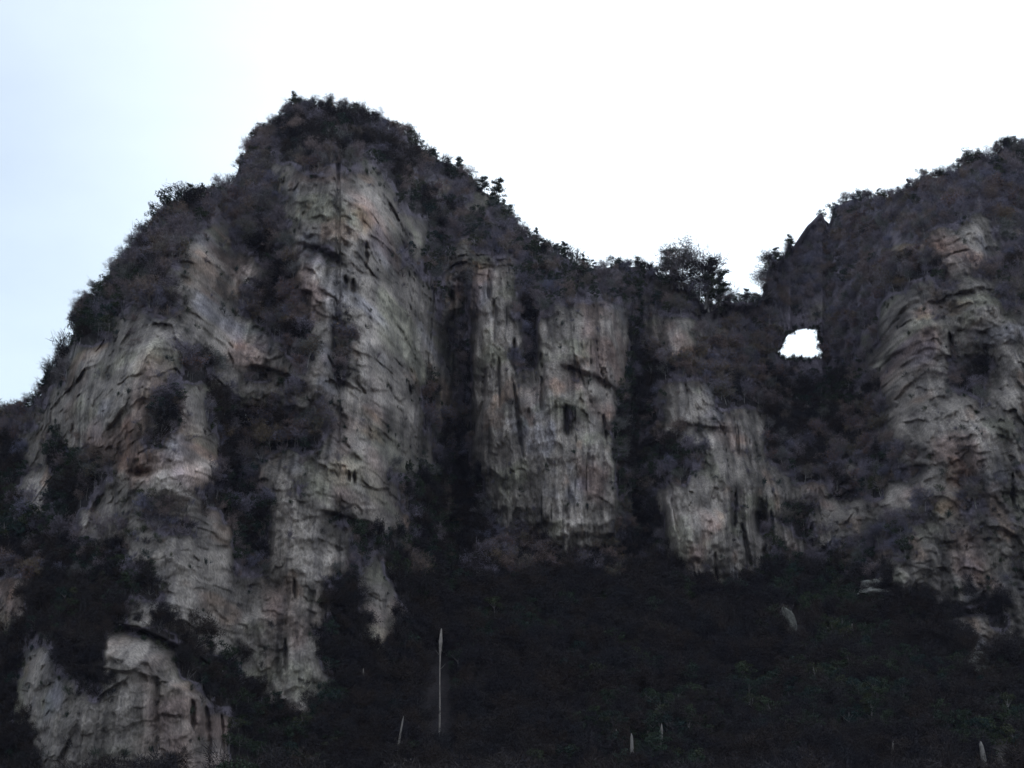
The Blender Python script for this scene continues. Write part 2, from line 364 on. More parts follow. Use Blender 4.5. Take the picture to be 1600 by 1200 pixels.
def link(name, me, parent=None, loc=None):
    o = bpy.data.objects.new(name, me); sc.collection.objects.link(o)
    if parent: o.parent = parent
    if loc is not None: o.location = loc
    return o
def tag(o, label=None, cat=None, group=None, kind=None):
    if label: o['label'] = label
    if cat: o['category'] = cat
    if group: o['group'] = group
    if kind: o['kind'] = kind
    return o

# ------------------------------------------------------------------ mountain surface colours (weathered limestone, soil under the woods, both with shade in the tone)
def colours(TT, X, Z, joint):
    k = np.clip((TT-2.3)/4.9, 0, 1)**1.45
    g = .085 + .37*k  # rock colour follows the brightness map, so shade is painted in
    g = g*(1+.42*fbm(X/4.5, Z/5.5, 3, 128)+.22*fbm(X/1.6, Z/3, 3, 129))
    base = np.stack([g*1.12, g*.965, g*.89], -1)
    h1 = sstep(.15, .6, fbm(X/13, Z/16, 3, 110)); h2 = sstep(.2, .6, fbm(X/11, Z/10, 3, 115)); h3 = sstep(.25, .65, fbm(X/9, Z/12, 3, 120))
    base = base*(1-h1[..., None]*np.array([-.08, .08, .10])) * (1-h2[..., None]*np.array([.05, -.01, .10])) * (1-h3[..., None]*np.array([.08, .03, -.12]))
    stain = sstep(.0, .5, vnoise(X/1.3, Z/19, 125))*sstep(-.1, .3, vnoise(X/12, Z/22, 127))
    warm = sstep(.3, .62, fbm(X/7, Z/9, 3, 133)); base = base*(1+warm[..., None]*np.array([.13, -.02, -.11]))
    base = base*(1-.45*stain[..., None]) * (1-.6*joint[..., None])
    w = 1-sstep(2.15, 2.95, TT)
    soil = np.where((TT < 1.65)[..., None], np.array([.028, .023, .025]), np.array([.125, .105, .13]))*(1+.35*fbm(X/3, Z/3, 3, 130)[..., None])  # darker soil colour carries the shade of the darkest woods
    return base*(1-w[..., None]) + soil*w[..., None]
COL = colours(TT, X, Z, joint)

nu = len(us)
idx = np.arange(nu*NR).reshape(nu, NR)
P = np.stack([X, Y, Z], -1)
cu = .25*(U[:-1, :-1]+U[1:, :-1]+U[1:, 1:]+U[:-1, 1:]); cv = .25*(V[:-1, :-1]+V[1:, :-1]+V[1:, 1:]+V[:-1, 1:])
hole = inside(cu, cv, HOLE)
quads = np.stack([idx[:-1, :-1], idx[:-1, 1:], idx[1:, 1:], idx[1:, :-1]], -1)
def thickness(u, s, v, sk):
    d = (v - sk)/900.0
    return 170*np.clip(d, 0, 1.2)**0.8 + 6*fbm(u/60, v/60, 3, 140)*np.clip(d*8, 0, 1)
# back of the mountain, same outline, coarser
bi = np.unique(np.concatenate([np.arange(0, nu, 4), [nu-1]])); bj = np.unique(np.concatenate([np.arange(0, 80, 4), np.arange(80, NR, 20), [NR-1]]))
BU = U[np.ix_(bi, bj)]; BV = V[np.ix_(bi, bj)]; BY = Y[np.ix_(bi, bj)]
Ysm = blur(BY, 6, 2)
BY = np.where(bj[None, :] == 0, BY, np.maximum(Ysm, BY) + thickness(BU, None, BV, SK[bi][:, None]) + 2)
bx, by, bz2 = place(BU, BV, BY)
BP = np.stack([bx, by, bz2], -1)
BC = colours(2.5+0*BU + 1.5*fbm(bx/30, bz2/30, 3, 150), bx, bz2, 0*bx)
bcu = .25*(BU[:-1, :-1]+BU[1:, :-1]+BU[1:, 1:]+BU[:-1, 1:]); bcv = .25*(BV[:-1, :-1]+BV[1:, :-1]+BV[1:, 1:]+BV[:-1, 1:])
bhole = inside(bcu, bcv, grow(HOLE, 1.35))
nb, mb = BU.shape; bidx = np.arange(nb*mb).reshape(nb, mb)
bq = np.stack([bidx[:-1, :-1], bidx[1:, :-1], bidx[1:, 1:], bidx[:-1, 1:]], -1)

def part_of_massif(name, i0, i1, kindlabel):
    b0 = int(np.searchsorted(bi, i0)); b1 = int(np.searchsorted(bi, i1))
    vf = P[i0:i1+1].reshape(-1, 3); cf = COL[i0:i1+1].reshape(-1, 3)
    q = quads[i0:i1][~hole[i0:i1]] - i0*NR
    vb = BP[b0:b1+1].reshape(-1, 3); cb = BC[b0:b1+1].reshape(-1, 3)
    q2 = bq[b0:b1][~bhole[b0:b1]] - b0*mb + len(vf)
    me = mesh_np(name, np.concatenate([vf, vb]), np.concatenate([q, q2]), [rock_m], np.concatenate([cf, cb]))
    o = link(name, me); tag(o, kindlabel, kind='structure'); return o
iA = int(bi[np.argmin(np.abs(us[bi]-1026))]); iB = int(bi[np.argmin(np.abs(us[bi]-1388))])
m1 = part_of_massif("peak", 0, iA, "tall limestone peak with wooded gullies and a bare grey face")
m2 = part_of_massif("saddle", iA, iB, "low wooded saddle pierced by a small natural arch open to the sky")
m3 = part_of_massif("ridge", iB, nu-1, "wooded ridge rising to the right above a weathered rock wall")
# walls of the arch's tunnel
fr = []
n = 72
pl = np.array(HOLE + [HOLE[0]], float); seg = np.r_[0, np.cumsum(np.hypot(*np.diff(pl, axis=0).T))]
tt = np.linspace(0, seg[-1], n, endpoint=False); hu = np.interp(tt, seg, pl[:, 0]); hv = np.interp(tt, seg, pl[:, 1])
iu = np.clip(np.searchsorted(us, hu), 0, nu-1); jv = np.array([np.argmin(np.abs(V[i]-v)) for i, v in zip(iu, hv)])
Yh = Y[iu, jv]
rings = []
for k in range(14):
    f = k/13.0; g = 1.06 + .38*f
    u_ = hc[0]+(hu-hc[0])*g; v_ = hc[1]+(hv-hc[1])*g
    wob = 1.6*fbm(tt/9+f*3, f*6+0*tt, 3, 160)
    yy = Yh*(1-f)+ (np.max(Yh)+34)*f + .4
    x_, y_, z_ = place(u_+wob*np.sign(u_-hc[0])*f, v_-abs(wob)*f, yy); rings.append(np.stack([x_, y_, z_], -1))
Rg = np.array(rings); ii = np.arange(14*n).reshape(14, n)
q = np.stack([ii[:-1], np.roll(ii, -1, 1)[:-1], np.roll(ii, -1, 1)[1:], ii[1:]], -1).reshape(-1, 4)
cc = colours(5.0+fbm(Rg[..., 0]/3, Rg[..., 1]/3, 3, 170), Rg[..., 0], Rg[..., 2], 0*Rg[..., 0]).reshape(-1, 3)
arch = link("arch_wall", mesh_np("arch_wall", Rg.reshape(-1, 3), q, [rock_m], cc), m2)

# ------------------------------------------------------------------ valley floor
gm, t, b = newmat("valley_soil"); nn = tex(t, .05, 6); t.links.new(mixc(t, (.035, .034, .024, 1), (.06, .05, .035, 1), ramp(t, nn, .35, .65)), b.inputs['Base Color'])
gx = np.concatenate([np.linspace(-6000, -400, 30), np.linspace(-380, 380, 60), np.linspace(400, 6000, 30)])
gy = np.concatenate([np.linspace(-6000, -200, 30), np.linspace(-180, 700, 70), np.linspace(760, 6000, 30)])
GX, GY = np.meshgrid(gx, gy, indexing='ij')
GZ = .5*fbm(GX/60, GY/60, 3, 180)*np.clip(np.hypot(GX, GY)/60, 0, 1) - .2
# the valley's other side rises behind the viewer, wooded too
gi = np.arange(GX.size).reshape(GX.shape)
q = np.stack([gi[:-1, :-1], gi[1:, :-1], gi[1:, 1:], gi[:-1, 1:]], -1).reshape(-1, 4)
ground = link("ground", mesh_np("ground", np.stack([GX, GY, GZ], -1).reshape(-1, 3), q, [gm])); tag(ground, kind='structure')

# ------------------------------------------------------------------ plant prototypes
class Geo:
    def __init__(s): s.v = []; s.f = []; s.m = []
    def tube(s, p0, p1, r0, r1, m=0, n=3):
        p0 = Vector(p0); p1 = Vector(p1); d = (p1-p0); 
        if d.length < 1e-6: return
        a = d.orthogonal().normalized(); c = d.cross(a).normalized(); b0 = len(s.v)
        for p, r in ((p0, r0), (p1, r1)):
            for i in range(n):
                w = 2*math.pi*i/n; s.v.append(p + (a*math.cos(w)+c*math.sin(w))*r)
        for i in range(n):
            j = (i+1) % n; s.f.append((b0+i, b0+j, b0+n+j, b0+n+i)); s.m.append(m)
    def sliver(s, p, d, w, m=1):
        p = Vector(p); d = Vector(d); a = d.orthogonal().normalized(); a.rotate(Matrix.Rotation(random.random()*6.28, 3, d.normalized()))
        b0 = len(s.v); s.v += [p-a*w*.5, p+a*w*.5, p+d+a*w*.2, p+d-a*w*.2]; s.f.append((b0, b0+1, b0+2, b0+3)); s.m.append(m)
    def leaf(s, p, r, m=1, flat=0.0):
        nrm = Vector((random.gauss(0, 1), random.gauss(0, 1), random.gauss(0, 1)*(1-flat)+flat*3)).normalized()
        a = nrm.orthogonal().normalized(); c = nrm.cross(a); p = Vector(p); b0 = len(s.v); w = random.random()*6.28
        for i in range(4):
            q = w + i*math.pi/2; s.v.append(p + (a*math.cos(q)+c*math.sin(q)*.6)*r*(.7+.6*random.random()))
        s.f.append((b0, b0+1, b0+2, b0+3)); s.m.append(m)
    def mesh(s, name, mats): return mesh_np(name, [tuple(v) for v in s.v], s.f, mats, midx=s.m)
def rv(s=1): return Vector((random.gauss(0, s), random.gauss(0, s), random.gauss(0, s)))
def grow_tree(tr, cr, p, d, L, r, lev, maxlev, tw, lf=0.0, spread=.6):
    steps = 3 if lev < 2 else 2
    for k in range(steps):
        q = p + d*(L/steps); r2 = r*(.78 if lev else .82)
        (tr if lev <= 1 else cr).tube(p, q, r, r2, 0 if lev <= 1 else 0, 4 if lev == 0 else 3)
        p = q; r = r2; d = (d + rv(.10+.05*lev) + Vector((0, 0, .06))).normalized()
        if lev < maxlev and (lev > 0 or k >= 1):
            for _ in range(2 if lev else 3):
                dd = (d*(1-spread*.5) + rv(spread)).normalized(); dd.z = abs(dd.z)*.8+.12; dd.normalize()
                grow_tree(tr, cr, p, dd, L*(.50+.2*random.random()), r*.55, lev+1, maxlev, tw, lf, spread)
    if lev >= maxlev-1:
        for _ in range(tw):
            o = p + rv(L*.33); cr.sliver(o, (rv(.5)+d*.6)*L*.55, .07+.06*random.random(), 1)
            if lf and random.random() < lf: cr.leaf(o+rv(.25), .22, 2)
def bare_tree(h, seed, lf=0, tw=7):
    random.seed(seed); tr = Geo(); cr = Geo()
    grow_tree(tr, cr, Vector((0, 0, -.6)), Vector((random.gauss(0, .05), random.gauss(0, .05), 1)).normalized(), h*.62, h*.023, 0, 3, tw, lf)
    return tr, cr
def leafy_tree(h, seed, wide=.42):
    random.seed(seed); tr = Geo(); cr = Geo(); top = Vector((random.gauss(0, .3), random.gauss(0, .3), h*.8))
    tr.tube((0, 0, -.6), (top*.5), h*.022, h*.015, 0, 5); tr.tube(top*.5, top, h*.015, h*.006, 0, 4)
    cl = []
    for i in range(16):
        z = h*(.30+.62*random.random()); w = h*wide*math.sin(math.pi*min(.97, (z/h-.18)/.86))**.7
        a = random.random()*6.28; rr = w*random.random()**.5
        c = Vector((rr*math.cos(a), rr*math.sin(a), z)); cl.append((c, h*(.09+.08*random.random())))
        tr.tube(Vector((0, 0, z*.62)), c, h*.007, h*.003, 0, 3)
    for c, r in cl:
        for _ in range(62):
            d = rv(1).normalized()*r*(.55+.5*random.random()); d.z *= .7; cr.leaf(c+d, .17+.12*random.random(), 1, .2)
    return tr, cr
def pine_tree(h, seed):
    random.seed(seed); tr = Geo(); cr = Geo(); lean = Vector((random.gauss(0, .10), random.gauss(0, .05), 1)).normalized()
    p = Vector((0, 0, -.6)); 
    for k in range(5):
        q = p + (lean + rv(.06)).normalized()*h*.21; tr.tube(p, q, h*.028*(1-k*.17), h*.028*(.85-k*.17), 0, 5)
        if k >= 1:
            for _ in range(5):
                a = random.random()*6.28; q0 = q; q = p.lerp(q, random.random()*1.15); L = h*(.36-.05*k)*(.45+.75*random.random()); e = q + Vector((math.cos(a), math.sin(a), random.uniform(-.05, .35)))*L
                tr.tube(q, e, h*.010, h*.004, 0, 3)
                for m_ in range(110):
                    f = .15+.9*random.random(); c = q.lerp(e, f) + Vector((random.gauss(0, L*.13), random.gauss(0, L*.13), random.gauss(0, h*.02)+.08))
                    cr.sliver(c, rv(.24)+Vector((0, 0, .16)), .17, 1)
                q = q0
        p = q
    for m_ in range(150): cr.sliver(p+Vector((random.gauss(0, h*.07), random.gauss(0, h*.07), random.gauss(0, h*.03))), rv(.2)+Vector((0, 0, .16)), .10, 1)
    return tr, cr
def bush(h, seed, leaf=.5):
    random.seed(seed); tr = Geo(); cr = Geo()
    for i in range(9):
        d = (rv(.5)+Vector((0, 0, .9))).normalized(); e = d*h*(.6+.4*random.random()); cr.tube((0, 0, -.3), e, .05, .02, 0, 3)
        for _ in range(16): cr.sliver(e*(.3+.7*random.random())+rv(h*.08), (rv(.5)+d)*h*.28, .075, 1)
        for _ in range(int(26*leaf)): cr.leaf(e*(.5+.6*random.random())+rv(h*.12), .13, 1)
    return tr, cr

TREES = {}          # kind -> list of (trunk mesh, crown mesh)
def add_kind(kind, gens, mats):
    TREES[kind] = []
    for tr, cr in gens:
        tm = tr.mesh(kind+"_trunk", [mats[0]]) if tr.v else None
        TREES[kind].append((tm, cr.mesh(kind+"_crown", mats), tr, cr, mats))
add_kind('bare', [bare_tree(8, 11+i) for i in range(5)], [bark_m, twig_m, rust_m])
dbark_m = foliage('shaded_bark', [(.06, .052, .05), (.03, .027, .03), (.11, .095, .09)])  # bark darkened to match, shade of the wood in its colour
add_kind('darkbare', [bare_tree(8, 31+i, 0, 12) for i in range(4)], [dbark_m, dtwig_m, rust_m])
add_kind('rust', [bare_tree(7.5, 51+i, .5, 8) for i in range(3)], [bark_m, twig_m, rust_m])
add_kind('green', [leafy_tree(8, 71+i) for i in range(4)], [bark_m, green_m])
add_kind('pine', [pine_tree(8, 91+i) for i in range(4)], [bark_m, green_m])
add_kind('scrub', [bush(3, 111+i, .2) for i in range(3)], [bark_m, twig_m])
add_kind('gscrub', [bush(2.6, 121+i, 1.0) for i in range(2)], [bark_m, green_m])
add_kind('dscrub', [bush(3, 131+i, .3) for i in range(2)], [bark_m, dtwig_m])

def surf(u, v):
    """point of the mountain surface at u, v"""
    i = np.clip(np.searchsorted(us, u), 1, nu-1)
    col = V[i]; j = int(np.clip(np.searchsorted(col, v), 0, NR-1))
    return P[i, j], TT[i, j]

# ------------------------------------------------------------------ scatter of the woods
pts = []           # kind, x, y, z, scale, rot, u, v
def add_pt(kind, p, s, u, v): pts.append((kind, p[0], p[1], p[2], s, random.random()*6.28, u, v))
rr_ = random.Random(5)
for k in range(90):
    i_ = rr_.randrange(len(HOLE)); hx, hy = HOLE[i_]; nx_, ny_ = HOLE[(i_+1) % len(HOLE)]; f_ = rr_.random(); hx += (nx_-hx)*f_; hy += (ny_-hy)*f_
    hx = hc[0]+(hx-hc[0])*1.05; hy = hc[1]+(hy-hc[1])*1.06
    i_ = int(np.clip(np.searchsorted(us, hx), 1, nu-1)); add_pt(rr_.choice(['dscrub', 'gscrub']), P[i_, int(np.clip(np.searchsorted(V[i_], hy), 0, NR-1))], rr_.uniform(.35, .8), hx, hy)
v = 150.0
while v < 1290:
    u = -120.0 + rr_.random()*12
    while u < 1725:
        uu = u + rr_.uniform(-7, 7); vv = v + rr_.uniform(-5, 5)
        i = int(np.clip(np.searchsorted(us, uu), 1, nu-1)); sk = SK[i]
        u += 13*(1 + .35*sstep(900, 1250, v)*1.2)
        if vv < sk - 1 or (1234 < uu < 1300 and vv < sk+26): 
            continue
        j = int(np.clip(np.searchsorted(V[i], vv), 0, NR-1))
        t_ = TT[i, j]; p = P[i, j]; near_sky = vv < sk + 14
        if abs(uu-1252) < 46 and 496 < vv < 590:          # beside the arch only low growth
            if inside(np.array([uu]), np.array([vv]), grow(HOLE, 1.02))[0] or rr_.random() < .3: continue
            if 1215 < uu < 1290: 
                add_pt('dscrub', p, rr_.uniform(.35, .7)*(.7 if vv > 550 else 1), uu, vv); continue
        ts = TS2[i, j]
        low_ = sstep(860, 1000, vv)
        if t_ < 2.5:
            r = rr_.random(); dark = ts < 1.7 or t_ < 1.55
            size = rr_.uniform(.42, .82)
            if near_sky: size *= .72
            if vv > 900: size *= 1.15
            gpatch = vnoise(np.array(p[0]/28), np.array(p[2]/24), 200)
            if gpatch > .25: kind = 'green' if r < .55 else 'bare'
            elif gpatch < -.45: kind = 'rust' if r < .5 else 'bare'
            else: kind = 'bare' if r < .86 else ('green' if r < .95 else 'rust')
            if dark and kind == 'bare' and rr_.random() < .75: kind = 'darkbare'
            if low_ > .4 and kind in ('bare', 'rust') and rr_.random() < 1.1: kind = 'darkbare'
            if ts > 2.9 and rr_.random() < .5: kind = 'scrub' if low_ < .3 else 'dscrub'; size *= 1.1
            if vv > 860 and uu < 620: size *= .72
            add_pt(kind, p, size, uu, vv)
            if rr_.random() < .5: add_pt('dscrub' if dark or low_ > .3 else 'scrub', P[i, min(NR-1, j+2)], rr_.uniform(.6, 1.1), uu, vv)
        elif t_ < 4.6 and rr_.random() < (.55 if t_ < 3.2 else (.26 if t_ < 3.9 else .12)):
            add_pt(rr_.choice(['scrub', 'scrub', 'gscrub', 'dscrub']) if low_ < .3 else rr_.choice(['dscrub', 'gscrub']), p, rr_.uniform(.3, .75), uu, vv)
        elif rr_.random() < .05:
            add_pt(rr_.choice(['scrub', 'gscrub']) if low_ < .3 else 'dscrub', p, rr_.uniform(.3, .7), uu, vv)
    v += 8.5 + 3*(v > 900)
# fringe of small growth along the whole crest
uc = -110.0
while uc < 1700:
    uc += rr_.uniform(3.0, 7.5)
    if 518 < uc < 538 or (1236 < uc < 1300 and rr_.random() < .93): continue
    vv = float(skyline(np.array([uc]))[0]) + rr_.uniform(1.5, 5)
    i = int(np.clip(np.searchsorted(us, uc), 1, nu-1)); p = P[i, int(np.clip(np.searchsorted(V[i], vv), 0, NR-1))]
    clump = .5 + .5*float(vnoise(np.array(uc/38), np.array(.3), 210))
    kind = rr_.choice(['gscrub', 'gscrub', 'dscrub', 'dscrub', 'green', 'darkbare', 'pine'])
    add_pt(kind, p, (rr_.uniform(.7, 1.5) if 'scrub' in kind else rr_.uniform(.28, .52))*(.6+.8*clump), uc, vv)
# foot of the slope and flat valley floor in front of it
for k in range(420):
    y = rr_.uniform(205, 300); x = rr_.uniform(-.42*y-20, .42*y+20)
    kind = rr_.choice(['darkbare', 'darkbare', 'green', 'darkbare'])
    pts.append((kind, x, y, -.2, rr_.uniform(.75, 1.15), rr_.random()*6.28, 800+x/y*F/.96, 1300))
print("trees:", len(pts))

# keep the view open to the dead trunk, the rock pinnacle
def blocks(p):
    u, v = p[6], p[7]
    hp = 8*p[4]/p[2]*F*(.4 if 'scrub' in p[0] else 1)
    if abs(u-685) < 26 and 1020 < v < 1290 and v-hp < 1150: return True
    if 1218 < u < 1262 and 965 < v < 1070 and v-hp < 985: return True
    return False
pts = [p for p in pts if not blocks(p)]
# largest-showing 300 of the wood's trees stand as single trees, the rest are the wood
def shown(p):
    h = {'bare': 8, 'darkbare': 8, 'rust': 7.5, 'green': 8, 'pine': 8, 'scrub': 3, 'gscrub': 2.6, 'dscrub': 3}[p[0]]*p[4]
    if p[6] < -10 or p[6] > 1610: return 0
    d = math.hypot(p[1], p[2]); e = (p[3]+h-CAMZ)/p[2]
    if e < math.tan(math.radians(2.6)): return 0
    return h/d
tree_pts = [p for p in pts if p[0] in ('bare', 'darkbare', 'rust', 'green')]
tree_pts.sort(key=shown, reverse=True)
single = set(id(p) for p in tree_pts[:290])
KN = {'bare': ('bare_tree', 'tree', 'grey-brown leafless tree'), 'darkbare': ('bare_tree', 'tree', 'dark leafless tree'),
      'rust': ('rusty_tree', 'tree', 'rusty-leaved tree'), 'green': ('evergreen_tree', 'tree', 'dark green leafy tree'), 'pine': ('pine_tree', 'tree', 'pine')}
def zone(u, v):
    for lim, a in ((160, 'near the left edge'), (360, 'before the low left cliff'), (500, 'right of the low left cliff'), (640, 'left of the pale dead trunk'),
                   (760, 'beside the pale dead trunk'), (900, 'below the pillar\'s left half'), (1030, 'below the pillar\'s right half'), (1190, 'below the narrow pale pillar'),
                   (1310, 'below the arch'), (1450, 'below the right wall\'s left edge'), (9999, 'near the right edge')):
        if u < lim: break
    b = 'on the valley floor' if v > 1290 else ('at the slope\'s foot' if v > 1180 else ('low on the slope' if v > 1080 else ('halfway up the slope' if v > 980 else 'high on the slope')))
    return a, b
def single_tree(kind, loc, scale, rotz, label, group, var=None, bark=None):
    tm, cm = TREES[kind][random.randrange(len(TREES[kind])) if var is None else var][:2]
    e = bpy.data.objects.new(KN[kind][0], None); sc.collection.objects.link(e); e.empty_display_size = .5
    e.location = loc; e.scale = (scale,)*3 if not hasattr(scale, '__len__') else scale; e.rotation_euler = (0, 0, rotz)
    tag(e, label, 'tree', group)
    if tm:
        to = link("trunk", tm, e)
    co = link("crown", cm, e)
    return e
ns = 0
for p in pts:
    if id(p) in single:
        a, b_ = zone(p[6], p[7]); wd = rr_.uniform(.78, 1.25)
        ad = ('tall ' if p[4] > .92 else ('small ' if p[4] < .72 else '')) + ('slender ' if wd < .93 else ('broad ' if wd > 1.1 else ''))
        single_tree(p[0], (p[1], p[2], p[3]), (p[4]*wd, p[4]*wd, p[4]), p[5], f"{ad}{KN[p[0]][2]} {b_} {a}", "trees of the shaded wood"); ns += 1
# ---- the rest of the wood: one object, instanced on points
proto_coll = bpy.data.collections.new("plants")
protos = []; kind_first = {}
for kind, lst in TREES.items():
    kind_first[kind] = (len(protos), len(lst))
    for tm, cm, tr, cr, mats in lst:
        gq = Geo(); gq.v = list(tr.v) + list(cr.v); o_ = len(tr.v); gq.f = list(tr.f) + [tuple(x+o_ for x in f) for f in cr.f]; gq.m = [0]*len(tr.f) + list(cr.m)
        ob = bpy.data.objects.new(kind, gq.mesh(kind, mats)); protos.append(ob)
def scatter(name, plist, label=None):
    me = bpy.data.meshes.new(name); me.vertices.add(len(plist))
    me.vertices.foreach_set("co", np.array([p[1:4] for p in plist], np.float32).ravel())
    a = me.attributes.new("which", 'INT', 'POINT'); a.data.foreach_set("value", np.array([kind_first[p[0]][0]+random.randrange(kind_first[p[0]][1]) for p in plist], np.int32))
    a = me.attributes.new("size", 'FLOAT_VECTOR', 'POINT'); a.data.foreach_set("vector", np.array([(p[4]*random.uniform(.85, 1.2), p[4]*random.uniform(.85, 1.2), p[4]*random.uniform(.85, 1.15)) for p in plist], np.float32).ravel())
    a = me.attributes.new("turn", 'FLOAT_VECTOR', 'POINT'); a.data.foreach_set("vector", np.array([(random.gauss(0, .07), random.gauss(0, .07), p[5]) for p in plist], np.float32).ravel())
    o = link(name, me)
    ng = bpy.data.node_groups.new(name, 'GeometryNodeTree')
    ng.interface.new_socket("Geometry", in_out='INPUT', socket_type='NodeSocketGeometry'); ng.interface.new_socket("Geometry", in_out='OUTPUT', socket_type='NodeSocketGeometry')
    gi_ = ng.nodes.new('NodeGroupInput'); go = ng.nodes.new('NodeGroupOutput'); join = ng.nodes.new('GeometryNodeJoinGeometry')
    def attr(nm, ty):
        a = ng.nodes.new('GeometryNodeInputNamedAttribute'); a.data_type = ty; a.inputs['Name'].default_value = nm; return a.outputs[0]
    wh = attr("which", 'INT'); sz = attr("size", 'FLOAT_VECTOR'); tn = attr("turn", 'FLOAT_VECTOR')
    used = sorted(set(kind_first[p[0]][0]+k for p in plist for k in range(kind_first[p[0]][1])))
    for k in used:
        oi = ng.nodes.new('GeometryNodeObjectInfo'); oi.inputs['Object'].default_value = protos[k]; oi.inputs['As Instance'].default_value = True
        cmp_ = ng.nodes.new('FunctionNodeCompare'); cmp_.data_type = 'INT'; cmp_.operation = 'EQUAL'
        ii_ = [s for s in cmp_.inputs if s.type == 'INT']; ng.links.new(wh, ii_[0]); ii_[1].default_value = k
        ip = ng.nodes.new('GeometryNodeInstanceOnPoints'); ng.links.new(gi_.outputs[0], ip.inputs['Points']); ng.links.new(cmp_.outputs[0], ip.inputs['Selection'])
        ng.links.new(oi.outputs['Geometry'], ip.inputs['Instance']); ng.links.new(tn, ip.inputs['Rotation']); ng.links.new(sz, ip.inputs['Scale']); ng.links.new(ip.outputs[0], join.inputs[0])
    ng.links.new(join.outputs[0], go.inputs[0])
    md = o.modifiers.new("plants", 'NODES'); md.node_group = ng
    tag(o, label, kind='stuff'); return o
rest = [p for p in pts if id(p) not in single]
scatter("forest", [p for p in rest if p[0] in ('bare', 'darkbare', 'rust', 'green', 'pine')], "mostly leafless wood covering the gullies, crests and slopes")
scatter("scrub", [p for p in rest if p[0] not in ('bare', 'darkbare', 'rust', 'green', 'pine')], "low scrub rooted on ledges and between the trees")

